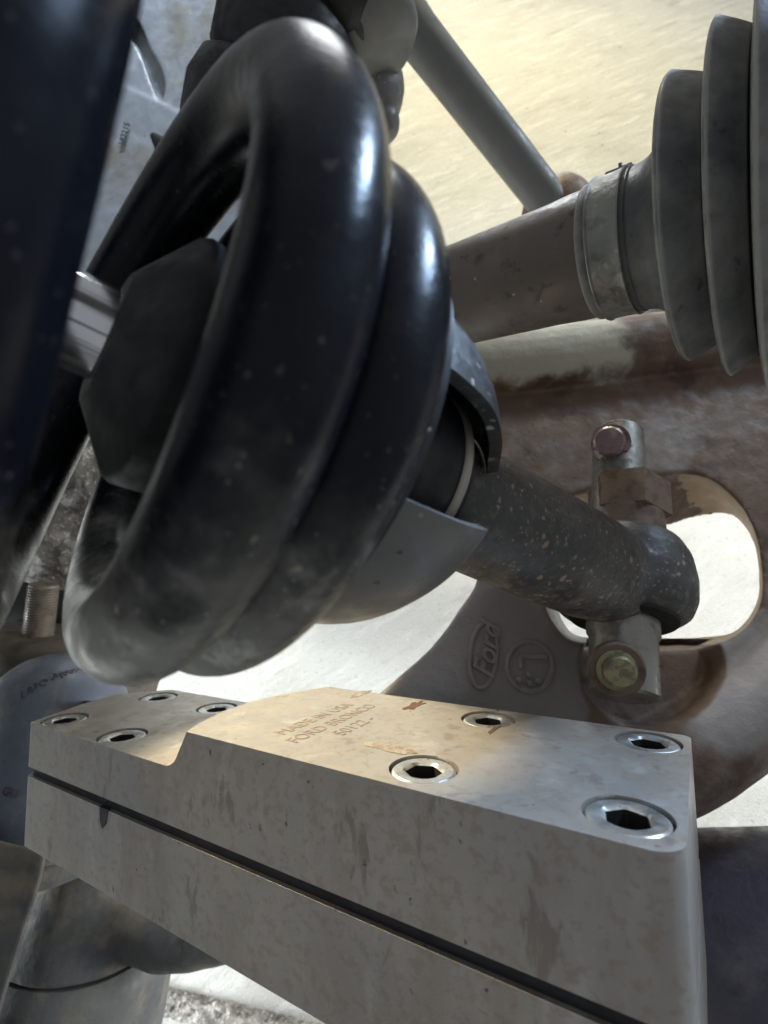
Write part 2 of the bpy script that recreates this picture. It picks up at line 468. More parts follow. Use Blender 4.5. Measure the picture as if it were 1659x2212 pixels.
def closed_path(pts, n=5):
    m = len(pts)
    out = []
    for i in range(m):
        a, b, c, d = pts[(i - 1) % m], pts[i], pts[(i + 1) % m], pts[(i + 2) % m]
        for k in range(n):
            t = k / n
            out.append(tuple(0.5 * ((2 * q) + (r - p) * t + (2 * p - 5 * q + 4 * r - s) * t * t + (3 * q - p - 3 * r + s) * t ** 3) for p, q, r, s in zip(a, b, c, d)))
    return out
# ------------------------------------------------------------------ the ground
mb = MB()
G = 60
vs = [mb.bm.verts.new((x, y, 0)) for x, y in ((-G, -G), (G, -G), (G, G), (-G, G))]
mb.bm.faces.new(vs)
ground = mb.build('ground', M['concrete'], recalc=False)
ground['kind'] = 'structure'
def ground_at(px, py):
    r = P(px, py, 1) - cam.location
    return cam.location + r * (-cam.location.z / r.z)
# the rough seam that crosses the slab near the camera
a, b_ = ground_at(300, 2150), ground_at(760, 2262)
dv = (b_ - a).normalized()
sd = Vector((-dv.y, dv.x, 0))
mb = MB()
n = 150
rows = []
for i in range(n + 1):
    p = a - dv * 0.05 + dv * ((b_ - a).length + 0.25) * i / n
    row = []
    for j in range(13):
        u = j / 12 * 2 - 1
        h = 0.0035 * (1 - u * u) ** 0.5 if abs(u) < 1 else 0
        q = p + sd * u * 0.0085
        if 0 < j < 12:
            h = max(0.0006, h + 0.0016 * noise.fractal(q * 420, 1.0, 2.0, 3))
        else:
            q += sd * 0.002 * noise.noise(q * 300) * u
            h = 0.0002
        row.append(Vector((q.x, q.y, h)))
    rows.append(row)
mb.poly_loft(rows, ring_closed=False)
seam = mb.build('ground_seam', M['cast_rough'], ground, smooth=0)
# ------------------------------------------------------------------ coil spring and shock absorber share one axis
A0 = Vector((-0.04464, 0.02946, 0.09842))
th, ph = -0.30921, 0.67204
w_ = Vector((math.cos(th) * math.cos(ph), math.sin(th), math.cos(th) * math.sin(ph)))
def cross_l(a, b):
    return Vector((a.y * b.z - a.z * b.y, a.z * b.x - a.x * b.z, a.x * b.y - a.y * b.x))
e1 = cross_l(w_, Vector((0, 1, 0))).normalized()
e2 = cross_l(e1, w_)
if e2.y < 0:
    e2 = -e2
if e1.z > 0:
    e1 = -e1                     # e1 towards the lens, e2 up in the picture
def axp(s):
    v = A0 + w_ * s
    return W(*v)
WD, WU, WT = WV(w_), WV(e2), WV(e1)
def around(s, r, phi):
    "point on the shock axis frame: phi 0 = up, 90 = towards the lens"
    v = A0 + w_ * s + e2 * (r * math.cos(R(phi))) + e1 * (r * math.sin(R(phi)))
    return W(*v)
pts = []
N = 520
for i in range(N + 1):
    t = -1.55 + (1.72 + 1.55) * i / N
    ang = 2 * math.pi * t + 0.32266
    rr = 0.0512 - 0.00286 * t - 0.0045 * math.exp(-((t - 1.0) / 0.16) ** 2)
    v = A0 + w_ * (0.02569 * t - 0.00872 * t * t + 0.00135 * t ** 3) + e2 * (rr * math.cos(ang)) + e1 * (rr * math.sin(ang))
    pts.append(W(*v))
mb = MB()
mb.tube(pts, 0.0092, 40)
spring = mb.build('coil_spring', M['spring'])
tag(spring, 'large black coil spring with dusty lower coils wound round the shock absorber', 'spring')
shock = thing('shock_absorber', 'black mud flecked shock absorber with chrome rod inside the coil spring', 'shock absorber', axp(0.2))
MB().lathe(axp(0), WD, [(-0.09, 0.0088), (-0.0085, 0.0088)], 64).build('piston_rod', M['chrome'], shock)
MB().lathe(axp(0), WD, [(-0.009, 0.0118), (-0.0088, 0.0126), (-0.0012, 0.0243), (0.0004, 0.0252), (0.030, 0.0255), (0.031, 0.02)], 72).build('bump_stop', M['rubber'], shock)
# main tube and eye as one forging
pin_lo, pin_hi = Vector((0.0923, -0.0666, 0.195)), Vector((0.1154, 0.0356, 0.25))
pdir = (pin_hi - pin_lo).normalized()
eye_c = pin_lo.lerp(pin_hi, 0.36)
PW = WV(pdir)
mb = MB()
mb.lathe(axp(0), WD, [(0.02, 0.0185), (0.09, 0.0188), (0.13, 0.0200), (0.165, 0.0205), (0.185, 0.019), (0.195, 0.012)], 72)
mb.lathe(W(*eye_c), PW, [(-0.0165, 0.0175), (-0.0158, 0.0220), (-0.0135, 0.0255), (-0.008, 0.0277), (0, 0.0283), (0.010, 0.0270), (0.0165, 0.0240), (0.0193, 0.0200), (0.0200, 0.0160)], 72)
tube = mb.build('damper_tube', M['tube'], shock)
cast(tube, 0.0009, 10)
mb = MB()
mb.lathe(W(*eye_c), PW, [(-0.0176, 0.0130), (-0.0178, 0.0185), (-0.0172, 0.0205), (-0.0155, 0.0210), (-0.014, 0.018)], 56)
mb.build('eye_bushing', M['rubber'], shock)
# spring seat: flange and cup with a window
MB().lathe(axp(0), WD, [(0.0300, 0.022), (0.0302, 0.0450), (0.0312, 0.0465), (0.0345, 0.0465), (0.0355, 0.0450), (0.0364, 0.022)], 96).build('spring_seat_flange', M['black_steel'], shock)
prof = smooth_path([(0.0352, 0.0430), (0.044, 0.0430), (0.056, 0.0408), (0.067, 0.0350), (0.075, 0.0285), (0.0795, 0.0245)], 6)
WIN_A, WIN_B = 76, 113
def shell(prof, a0, a1, thick, name, material, parent, seg):
    mb = MB()
    outer, inner = [], []
    for k in range(seg + 1):
        phi = a0 + (a1 - a0) * k / seg
        outer.append([around(s, r, phi) for s, r in prof])
        inner.append([around(s - thick * 0.3, r - thick, phi) for s, r in prof])
    rings = [o + i[::-1] for o, i in zip(outer, inner)]
    mb.poly_loft(rings)
    return mb.build(name, material, parent, smooth=40)
shell(prof, WIN_B, 250, 0.003, 'spring_seat_cup', M['cup'], shock, 48)
shell([(a, r - 0.0025) for a, r in prof], -70, WIN_A, 0.003, 'spring_seat_lug', M['lug'], shock, 40)
MB().lathe(axp(0), WD, [(0.0640, 0.018), (0.0640, 0.0246), (0.0645, 0.0250), (0.0663, 0.0250), (0.0668, 0.0246), (0.0668, 0.018)], 64).build('snap_ring', M['ring'], shock)
MB().lathe(axp(0), WD, [(0.040, 0.018), (0.040, 0.030), (0.055, 0.0262), (0.0645, 0.0242), (0.0700, 0.0225), (0.0702, 0.018)], 64).build('seat_sleeve', M['groove'], shock)
# mounting pin through the eye
def pp(t):
    return pin_lo + (pin_hi - pin_lo) * t
pin = MB().lathe(W(*pp(0)), PW, [(-0.0045, 0.0112), (-0.0035, 0.0126), (0.018, 0.0128), (0.0195, 0.0138), (0.028, 0.0138), (0.060, 0.0140), (0.095, 0.0118), (0.121, 0.0118), (0.1225, 0.0106)], 56).build('mounting_pin', M['pin'], shock)
def hexrings(o, d, prof, rot=0.0):
    d = Vector(d).normalized()
    u = WV((1, 0, 0))
    u = (u - d * d.dot(u)).normalized()
    s = d.cross(u)
    return [[o + d * a + (u * math.cos(t) + s * math.sin(t)) * r for t in [rot + 2 * math.pi * k / 6 for k in range(6)]] for a, r in prof]
mb = MB()
mb.poly_loft(hexrings(W(*(pp(0) + Vector((0.004, 0, 0)))), PW, [(0.0725, 0.0155), (0.0735, 0.0175), (0.0905, 0.0175), (0.0920, 0.0155)], 0.5))
mb.lathe(W(*(pp(0) + Vector((0.003, 0, 0)))), PW, [(0.062, 0.0150), (0.063, 0.0156), (0.0735, 0.0156)], 48)
nut = mb.build('hex_collar', M['rust_nut'], pin, smooth=25)
def bolt(px, py, z, d, r, h, material, parent, flange=True):
    o = P(px, py, z)
    dw = WV(Vector(d).normalized())
    mb = MB()
    if flange:
        mb.lathe(o, dw, [(-0.004, r), (0, r * 1.28), (h * 0.25, r * 1.28), (h * 0.32, r), (h * 0.9, r), (h, r * 0.86)], 40)
    else:
        mb.lathe(o, dw, [(-0.004, r), (h * 0.9, r), (h, r * 0.86)], 40)
    return mb.build('bolt', material, parent, smooth=30)
bolt(1330, 1446, 0.1835, (-0.14, 0.1, -1), 0.0056, 0.0062, M['gold_zinc'], pin)
MB().lathe(P(1334, 1446, 0.1835), WV(Vector((-0.14, 0.1, -1)).normalized()), [(-0.003, 0.0098), (0.0004, 0.0098), (0.0010, 0.0090)], 40).build('washer', M['rust_nut'], pin)
bolt(1320, 958, 0.2385, (-0.5, 0.0, -0.9), 0.0068, 0.010, M['rust_pink'], pin)
# ------------------------------------------------------------------ lower control arm, a rusty casting with a window
def arm_z(px, py):
    return 0.2625 / (1 - 0.54 * (CY - py) / F)
def AP(px, py, dz=0.0):
    z = arm_z(px, py) + dz
    return P(px, py, z)
arm = thing('control_arm', 'rusty brown cast control arm with rounded window behind the shock absorber', 'control arm', AP(1350, 1500))
outline = closed_path([(950, 690), (1150, 650), (1450, 630), (1800, 620), (1820, 1000), (1820, 1400), (1740, 1540), (1640, 1620), (1500, 1700), (1300, 1790), (1000, 1800), (800, 1700), (765, 1560), (832, 1490), (932, 1400), (1002, 1305), (1034, 1245), (1045, 1100), (1000, 900)], 4)
hole_f = closed_path([(1205, 1090), (1300, 1045), (1400, 1028), (1480, 1019), (1548, 1043), (1605, 1100), (1636, 1170), (1647, 1250), (1642, 1305), (1602, 1364), (1535, 1391), (1400, 1392), (1250, 1388), (1200, 1352), (1178, 1300), (1176, 1190)], 4)
hole_b = closed_path([(1235, 1130), (1300, 1152), (1420, 1142), (1500, 1120), (1562, 1108), (1600, 1128), (1630, 1180), (1640, 1255), (1632, 1308), (1592, 1360), (1530, 1375), (1400, 1377), (1258, 1375), (1222, 1350), (1206, 1305), (1215, 1200)], 4)
mb = MB()
TH = 0.042
mb.prism([AP(*p) for p in outline], [AP(p[0], p[1], TH) for p in outline], [[AP(*p) for p in hole_f]], [[AP(p[0], p[1], TH) for p in hole_b]])
# raised top rib and the outer flange
mb.tube([AP(x, y, -0.002) for x, y in smooth_path([(950, 800), (1150, 785), (1350, 760), (1560, 735), (1800, 720)], 6)], 0.021, 24)
mb.tube([AP(x, y, 0.006) for x, y in smooth_path([(1820, 850), (1790, 1100), (1770, 1290), (1715, 1430), (1625, 1530), (1510, 1615), (1400, 1670), (1250, 1710)], 6)], 0.020, 24)
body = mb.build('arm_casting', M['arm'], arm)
cast(body, 0.0011, 8, 0.0004, 60)
def to_px(p):
    q = p - cam.location
    y = q.y * SP + q.z * CP
    z = q.y * CP - q.z * SP
    return CX + F * q.x / z, CY - F * y / z
# sunk pocket that the lower pin beds into, and the pale coating left on the rib
base_ = parent_world(arm)
nrm = WV(Vector((0, 0.54, -1)).normalized())
def sstep(a, b, x):
    t = max(0.0, min(1.0, (x - a) / (b - a)))
    return t * t * (3 - 2 * t)
me = body.data
for v in me.vertices:
    x, y = to_px(v.co + base_)
    r = math.hypot((x - 1408) / 150, (y - 1440) / 125)
    if r < 1.3 and y > 1380:
        v.co -= nrm * 0.011 * sstep(1.06, 0.94, r)
me.update()
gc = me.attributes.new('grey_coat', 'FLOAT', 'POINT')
te = me.attributes.new('tan_bounce', 'FLOAT', 'POINT')
nv = len(me.vertices)
vn = [0.0] * (nv * 3)
me.vertex_normals.foreach_get('vector', vn)
g1, t1 = [], []
for i, v in enumerate(me.vertices):
    x, y = to_px(v.co + base_)
    web = sstep(1330, 1230, x) * sstep(1180, 1260, y)
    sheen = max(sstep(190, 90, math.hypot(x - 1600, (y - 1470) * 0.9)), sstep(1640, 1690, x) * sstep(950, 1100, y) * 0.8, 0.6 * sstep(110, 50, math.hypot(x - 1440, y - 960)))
    pk = sstep(1.15, 1.0, math.hypot((x - 1408) / 150, (y - 1440) / 125)) if y > 1393 else 0.0
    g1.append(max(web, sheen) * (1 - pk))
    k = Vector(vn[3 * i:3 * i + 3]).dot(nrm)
    t1.append(sstep(0.45, 0.15, k) * (1 - pk) if 900 < y < 1800 else 0.0)  # sides turned away from the face get the painted bounce light
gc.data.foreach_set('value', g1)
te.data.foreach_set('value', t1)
pc = me.attributes.new('pale_coat', 'FLOAT', 'POINT')
pc.data.foreach_set('value', [sstep(890 - 0.05 * (x - 1030), 770 - 0.05 * (x - 1030), y) * (0.35 + 0.65 * sstep(1440, 1180, x)) if y < 1000 else 0.0 for x, y in (to_px(v.co + base_) for v in me.vertices)])
# cast marks: oval badge, round badge
def ellipse_ring(cx, cy, rx, ry, rot, wd, name, dz=0.0):
    mb = MB()
    pts = []
    for k in range(60):
        t = 2 * math.pi * k / 60
        x, y = rx * math.cos(t), ry * math.sin(t)
        pts.append(AP(cx + x * math.cos(rot) - y * math.sin(rot), cy + x * math.sin(rot) + y * math.cos(rot), dz))
    pts += [pts[0], pts[1]]
    mb.tube(pts[:-1], wd, 10, cap=(False, False))
    return mb.build(name, M['arm'], arm)
ov = ellipse_ring(1044, 1416, 29, 71, R(6), 0.0012, 'oval_badge')
ox = (AP(1034, 1470) - AP(1052, 1365))
o = AP(1064, 1470, -0.0004)
xd = AP(1074, 1368) - AP(1060, 1470)
yd = AP(1020, 1420) - AP(1060, 1425)
text_mesh('Ford', 0.0135, o, xd, yd, 0.0011, shear=0.35, bold=0.0003, squeeze=0.92).build('script_lettering', M['arm'], ov, smooth=0)
rd = ellipse_ring(1144, 1440, 49, 54, 0, 0.0012, 'round_badge')
mb = MB()
mb.tube([AP(1122, 1418, -0.0004), AP(1180, 1420, -0.0004)], 0.0012, 10)
mb.tube([AP(1124, 1418, -0.0004), AP(1126, 1445, -0.0004)], 0.0012, 10)
for x, y in ((1122, 1470), (1142, 1458), (1163, 1472), (1143, 1476)):
    mb.ball(AP(x, y, -0.0001), 0.0016, 12)
mb.build('badge_symbol', M['arm'], rd)
for o in (ov, rd, ov.children[0], rd.children[0]):
    o.data.attributes.new('grey_coat', 'FLOAT', 'POINT').data.foreach_set('value', [0.75] * len(o.data.vertices))
# ------------------------------------------------------------------ drive axle with bellows boot
SA = Vector((0.0417, 0.104, 0.24))
SD = Vector((0.768, -0.008, -0.64)).normalized()
axle = thing('drive_axle', 'dark drive axle shaft ending in a ribbed rubber boot', 'axle', W(*(SA + SD * 0.05)))
AXO, AXD = W(*SA), WV(SD)
MB().lathe(AXO, AXD, [(-0.12, 0.0220), (0.0, 0.0228), (0.040, 0.0234), (0.050, 0.0240), (0.066, 0.0240)], 72).build('shaft', M['shaft'], axle)
MB().lathe(AXO, AXD, [(0.0600, 0.0235), (0.0601, 0.0263), (0.0605, 0.0265), (0.0612, 0.0259), (0.0660, 0.0258), (0.0705, 0.0260), (0.0712, 0.0265), (0.0716, 0.0263), (0.0717, 0.0235)], 72).build('boot_clamp', M['band'], axle)
bp = [(0.0560, 0.0236), (0.0565, 0.0248), (0.0590, 0.0252), (0.0725, 0.0252), (0.0732, 0.0258), (0.0738, 0.0252), (0.0785, 0.0262), (0.0815, 0.0285), (0.0840, 0.0325), (0.0855, 0.0380), (0.0862, 0.0440), (0.0867, 0.0462), (0.0879, 0.0472), (0.0892, 0.0468), (0.0973, 0.0425), (0.0984, 0.0412), (0.0989, 0.0395),
      (0.0993, 0.0410), (0.0997, 0.0488), (0.1000, 0.0531), (0.1009, 0.0548), (0.1020, 0.0544), (0.1089, 0.0492), (0.1097, 0.0478), (0.1101, 0.0458), (0.1105, 0.0488), (0.1110, 0.0575), (0.1118, 0.0609), (0.1131, 0.0606), (0.1200, 0.0556), (0.1214, 0.0507), (0.1221, 0.0292)]
MB().lathe(AXO, AXD, smooth_path(bp, 3), 96).build('bellows_boot', M['boot'], axle, smooth=60)
mb = MB()
# clamp ear
ear_u = WV((0, 1, 0))
for k, (s0, s1) in enumerate(((0.0615, 0.0710),)):
    c0 = AXO + AXD * s0
    c1 = AXO + AXD * s1
    sv = AXD.cross(ear_u).normalized()
    rings = []
    for q, hh in ((-0.0060, 0.0250), (-0.0050, 0.0292), (0.0045, 0.0286), (0.0060, 0.0250)):
        rings.append([c0 + sv * q + ear_u * (hh - 0.002), c0 + sv * q + ear_u * hh, c1 + sv * q + ear_u * hh, c1 + sv * q + ear_u * (hh - 0.002)])
    mb.poly_loft(rings)
mb.tube([AXO + AXD * 0.0660 + ear_u * 0.0285, AXO + AXD * 0.0658 + ear_u * 0.0325], 0.0008, 8)
mb.build('clamp_ear', M['link'], axle)
# ------------------------------------------------------------------ stabiliser link
link = thing('stabiliser_link', 'straight grey steel link rod crossing the warm lit concrete', 'link rod', P(1195, 435, 0.43))
MB().tube([P(842, -10, 0.40), P(905, 78, 0.405), P(1195, 450, 0.43)], [0.0190, 0.0172, 0.0158], 40).build('rod', M['link'], link)
mb = MB()
mb.ball(P(1205, 462, 0.445), 0.031, 40)
mb.lathe(P(1150, 520, 0.44), WV((0.7, 0.6, -0.3)), [(0, 0.016), (0.035, 0.018)], 32)
mb.build('ball_end', M['rust_nut'], link)
# ------------------------------------------------------------------ cylinder and joint boot at the top
knob = thing('steering_joint', 'dark rubber covered steering joint behind the top of the coil spring', 'joint', P(640, 150, 0.30))
mb = MB()
mb.lathe(P(535, 330, 0.31), WV((0.40, 0.75, -0.20)), [(-0.02, 0.030), (0.0, 0.041), (0.018, 0.044), (0.032, 0.041), (0.036, 0.036), (0.040, 0.039), (0.060, 0.042), (0.072, 0.040), (0.076, 0.035), (0.080, 0.040), (0.110, 0.046), (0.16, 0.046)], 64)
mb.build('joint_boot', M['rubber'], knob, smooth=60)
MB().lathe(P(815, 95, 0.30), WV((-0.45, 0.80, 0.1)), [(-0.004, 0.024), (0, 0.0275), (0.004, 0.0285), (0.05, 0.0285), (0.054, 0.031), (0.11, 0.031)], 64).build('joint_sleeve', M['link'], knob, smooth=60)
mb = MB()
mb.ball(P(815, 195, 0.335), 0.020, 32, Matrix.Diagonal((0.9, 1.25, 1.1, 1)))
mb.ball(P(822, 265, 0.335), 0.013, 24)
cast(mb.build('grease_cap', M['cup'], knob), 0.0012, 6, 0.0006, 80)
MB().tube([P(330, 292, 0.33), P(352, 318, 0.33), P(372, 330, 0.33)], [0.002, 0.0062, 0.007], 12).build('clip', M['rubber'], knob)
# ------------------------------------------------------------------ blue grey cast panel at upper left
panel = thing('frame_bracket', 'blue grey cast metal bracket plate with a slot behind the spring', 'bracket', P(330, 300, 0.38))
po = closed_path([(120, -90), (420, -110), (560, 60), (640, 300), (640, 560), (560, 640), (300, 640), (140, 600), (60, 300)], 4)
so = closed_path([(284, 40), (304, 55), (322, 100), (346, 145), (358, 190), (350, 222), (336, 205), (322, 165), (300, 110), (278, 80)], 3)
mb = MB()
zf = lambda x, y: 0.40 - 0.00007 * (x - 300) - 0.00002 * (y - 300)
mb.prism([P(x, y, zf(x, y)) for x, y in po], [P(x, y, zf(x, y) + 0.02) for x, y in po], [[P(x, y, zf(x, y)) for x, y in so]], [[P(x + 3, y - 4, zf(x, y) + 0.02) for x, y in so]])
cast(mb.build('bracket_plate', M['panel'], panel), 0.0014, 8, 0.0007, 30)
mb = MB()
mb.prism([P(x, y, zf(x, y) + 0.014) for x, y in ((260, 20), (390, 20), (390, 250), (260, 250))], [P(x, y, zf(x, y) + 0.018) for x, y in ((260, 20), (390, 20), (390, 250), (260, 250))])
mb.build('slot_back', M['cast_alu'], panel)
text_mesh('18221S', 0.0070, P(268, 316, 0.3985), P(282, 262, 0.4) - P(268, 316, 0.4), P(240, 310, 0.4) - P(258, 316, 0.4), 0.0003, squeeze=0.9).build('stamped_number', M['ink'], panel, smooth=0)
# ------------------------------------------------------------------ machined aluminium clamp block
LL = Vector((-1780, -129, 1095)).normalized()
DD = Vector((681, -98, 1095))
DD = (DD - LL * DD.dot(LL)).normalized()
UU = cross_l(DD, LL).normalized()
if UU.y < 0:
    UU = -UU
BA = Vector(((1355 - CX) / F, (CY - 1760) / F, 1)) * 0.11
def B(l, d, u):
    v = BA + LL * l + DD * d + UU * u
    return W(*v)
block = thing('clamp_block', 'machined aluminium two piece clamp block with socket screws and etched lettering', 'clamp block', B(0.11, 0.025, -0.0635))
def rounded(pts, seg=6):
    "pts: (x, y, radius)"
    out = []
    n = len(pts)
    for i in range(n):
        p0, p1, p2 = Vector(pts[i - 1][:2]), Vector(pts[i][:2]), Vector(pts[(i + 1) % n][:2])
        r = pts[i][2]
        a = (p0 - p1).normalized()
        b = (p2 - p1).normalized()
        ang = a.angle(b)
        if r <= 0:
            out.append((p1.x, p1.y))
            continue
        tlen = r / math.tan(ang / 2)
        c = p1 + (a + b).normalized() * (r / math.sin(ang / 2))
        s, e = p1 + a * tlen - c, p1 + b * tlen - c
        a0 = math.atan2(s.y, s.x)
        a1 = math.atan2(e.y, e.x)
        d = (a1 - a0 + math.pi) % (2 * math.pi) - math.pi
        out += [(c.x + r * math.cos(a0 + d * k / seg), c.y + r * math.sin(a0 + d * k / seg)) for k in range(seg + 1)]
    return out
FR = -0.0126
def plan(inset=0.0):
    return rounded([(-0.0112 + inset, FR + inset, 0.0065), (0.2365 - inset, FR + inset, 0.0012), (0.2467 - inset, 0.0153, 0.02), (0.2500 - inset, 0.0336, 0.010), (0.2330 - inset, 0.0545 - inset, 0.008), (-0.0112 + inset, 0.0635 - inset, 0.003)], 20)
def slab(u0, u1, inset=0.0):
    mb = MB()
    pl = plan(inset)
    mb.prism([B(l, d, u1) for l, d in pl], [B(l, d, u0) for l, d in pl])
    return mb
POCKET = -0.0128
upper = slab(-0.0312, 0.0).build('upper_half', M['alu'], block, smooth=30)
# pocket cutter: a side profile swept across the block
pr = rounded([(0.1245, 0.02, 0), (0.1305, 0.0, 0.0), (0.1375, POCKET, 0.0075), (0.30, POCKET, 0), (0.30, 0.02, 0)], 16)
mb = MB()
rings = []
for k in range(29):
    d = -0.0195 + 0.091 * k / 28
    off = 0.0092 * (1 - ((d - 0.0195) / 0.0335) ** 2)       # the step bows out in the middle
    rings.append([B(l + (off if l < 0.2 else 0), d, u) for l, u in pr])
mb.poly_loft(rings)
cutter = mb.build('cutter', M['alu'], None)
SCREWS = [(0.0, 0.0, 0.0), (0.0, 0.0520, 0.0), (0.0496, 0.0, 0.0), (0.0496, 0.0490, 0.0), (0.2285, -0.0022, POCKET), (0.1842, -0.0022, POCKET), (0.2250, 0.0415, POCKET), (0.1822, 0.0430, POCKET)]
UW = WV(UU)
mb = MB()
for l, d, u in SCREWS:
    mb.lathe(B(l, d, u), UW, [(-0.010, 0.0094), (0.02, 0.0094)], 48)
cut2 = mb.build('cutter2', M['alu'], None)
def mods(o):
    for c in (cutter, cut2):
        m = o.modifiers.new('b', 'BOOLEAN')
        m.operation = 'DIFFERENCE'
        m.object = c
        m.solver = 'EXACT'
    bv = o.modifiers.new('bv', 'BEVEL')
    bv.width = 0.0005
    bv.segments = 2
    bv.limit_method = 'ANGLE'
    bv.angle_limit = R(40)
bake(upper, mods)
def autosmooth(o, ang=32):
    bm = bmesh.new()
    bm.from_mesh(o.data)
    for f in bm.faces:
        f.smooth = False
    for e in bm.edges:
        e.smooth = not (len(e.link_faces) == 2 and e.calc_face_angle(0) > R(ang))
    bm.to_mesh(o.data)
    bm.free()
autosmooth(upper)
bpy.data.objects.remove(cutter)
bpy.data.objects.remove(cut2)
lower = slab(-0.0637, -0.0350).build('lower_half', M['alu'], block, smooth=30)
def mods(o):
    bv = o.modifiers.new('bv', 'BEVEL')
    bv.width = 0.0006
    bv.segments = 2
    bv.limit_method = 'ANGLE'
    bv.angle_limit = R(40)
bake(lower, mods)
autosmooth(lower)
slab(-0.0352, -0.0310, 0.0015).build('gap_gasket', M['groove'], block)
mb = MB()
g = [(0.1745, -0.0346), (0.1800, -0.0346), (0.1795, -0.0395), (0.1778, -0.0420), (0.1757, -0.0400)]
mb.prism([B(l, FR - 0.0003, u) for l, u in g], [B(l, FR + 0.001, u) for l, u in g])
mb.build('gasket_tab', M['groove'], block)
# socket head screws
def screw_mesh():
    pass
for l, d, u in SCREWS:
    top = u - 0.0004
    mb = MB()
    c = B(l, d, top)
    seg = 48
    uu = WV(LL)
    ss = UW.cross(uu).normalized()
    rot = random.uniform(0, 1)
    def ring(h, r, hexa=False):
        out = []
        for k in range(seg):
            t = 2 * math.pi * k / seg
            rr = r
            if hexa:
                q = ((t + rot) % (math.pi / 3)) - math.pi / 6
                rr = r * math.cos(math.pi / 6) / math.cos(q)
            out.append(c + UW * h + (uu * math.cos(t) + ss * math.sin(t)) * rr)
        return out
    mb.poly_loft([ring(-0.009, 0.0087), ring(-0.0011, 0.0088), ring(-0.0004, 0.0086), ring(0, 0.0080), ring(0, 0.0056), ring(-0.0006, 0.0050, True)], cap=(True, False))
    sc = mb.build('socket_screw', M['zinc'], block, smooth=30)
    q = MB()
    q.poly_loft([ring(-0.0006, 0.00502, True), ring(-0.0062, 0.0049, True)], cap=(False, True))
    q.build('hex_socket', M['socket'], sc, smooth=30)
# etched lettering, baseline runs across the block
DW, LW = WV(DD), WV(LL)
for body, l, d, size, sq in (('MADE IN USA', 0.1008, 0.0008, 0.0072, 0.90), ('FORD BRONCO', 0.0922, -0.0028, 0.0072, 0.90), ('50122 -', 0.0838, 0.0100, 0.0072, 0.90)):
    text_mesh(body, size, B(l, d, 0.00005), DW, LW, 0.00006, squeeze=sq).build('etched_line', M['engrave'], block, smooth=0)
def stain(name, l, d, rl, rd, material, seed, sharp=0.5):
    rnd = random.Random(seed)
    pts = []
    for k in range(40):
        t = 2 * math.pi * k / 40
        r = 1 + sharp * noise.noise(Vector((math.cos(t) * 1.8, math.sin(t) * 1.8, seed))) + 0.3 * sharp * noise.noise(Vector((math.cos(t) * 5, math.sin(t) * 5, seed)))
        pts.append((l + rl * r * math.cos(t), d + rd * r * math.sin(t)))
    mb = MB()
    mb.prism([B(a, b, 0.00012) for a, b in pts], [B(a, b, -0.0002) for a, b in pts])
    return mb.build(name, material, block)
stain('rust_spot', 0.0800, 0.0520, 0.0022, 0.0050, M['rust_stain'], 3, 1.2)
stain('rust_spot', 0.108, 0.0550, 0.002, 0.006, M['rust_stain2'], 5, 1.0)
stain('rust_spot', 0.0440, 0.0390, 0.0010, 0.0035, M['rust_stain'], 8, 1.0)
stain('rust_spot', 0.0650, 0.0080, 0.0085, 0.0028, M['rust_stain2'], 9, 0.4)
# ------------------------------------------------------------------ ball joint at lower left
joint = thing('ball_joint', 'blue grey ball joint housing with printed number beside the clamp block', 'ball joint', P(80, 1750, 0.30))
JD = Vector((0.10, 0.90, 0.10)).normalized()
JO = P(120, 1560, 0.315)
JW = WV(JD)
MB().lathe(JO, JW, smooth_path([(-0.055, 0.0395), (-0.030, 0.0400), (0.0, 0.0405), (0.014, 0.0390), (0.026, 0.0330), (0.035, 0.0235), (0.040, 0.012), (0.0415, 0.002)], 6), 72).build('housing', M['joint_blue'], joint)
housing = joint.children[-1]
MB().lathe(P(112, 1590, 0.375), JW, [(0.020, 0.050), (0.030, 0.066), (0.044, 0.068), (0.050, 0.0655), (0.053, 0.0600), (0.056, 0.0590), (0.068, 0.0600), (0.075, 0.0560), (0.079, 0.046), (0.080, 0.01)], 72).build('dust_seal', M['brown_dust'], joint, smooth=50)
mb = MB()
so_ = P(85, 1345, 0.345)
sdir = WV((0.12, 0.99, 0.0))
prof = []
for k in range(60):
    prof.append((-0.01 + 0.0006 * k, 0.0090 + (0.0006 if k % 3 == 0 else -0.0002)))
prof += [(0.0262, 0.0085), (0.0268, 0.0070)]
mb.lathe(so_, sdir, prof, 32)
mb.build('threaded_stud', M['stud'], joint, smooth=20)
# printed numbers wrap over the housing
from mathutils.bvhtree import BVHTree
def wrap_text(target, text, path, size, name, material, parent, depth=0.0003):
    "one letter per point (px, py, slope in degrees) laid on the surface of target"
    off = parent_world(target)
    bvh = BVHTree.FromPolygons([v.co + off for v in target.data.vertices], [tuple(p.vertices) for p in target.data.polygons])
    out = None
    for ch, (x, y, ang) in zip(text, path):
        ray = (P(x, y, 1) - cam.location).normalized()
        hit, nrm, _, _ = bvh.ray_cast(cam.location, ray)
        if hit is None or ch == ' ':
            continue
        if nrm.dot(ray) > 0:
            nrm = -nrm
        xd = WV((math.cos(R(ang)), math.sin(R(ang)), 0))
        xd = (xd - nrm * xd.dot(nrm)).normalized()
        yd = nrm.cross(xd)
        m = text_mesh(ch, size, hit + nrm * 0.0001, xd, yd, depth)
        if out is None:
            out = m
        else:
            me = bpy.data.meshes.new('tmp')
            m.bm.to_mesh(me)
            out.bm.from_mesh(me)
            bpy.data.meshes.remove(me)
    return out.build(name, material, parent, smooth=0) if out else None
JT = 'LR3C-3K661-A'
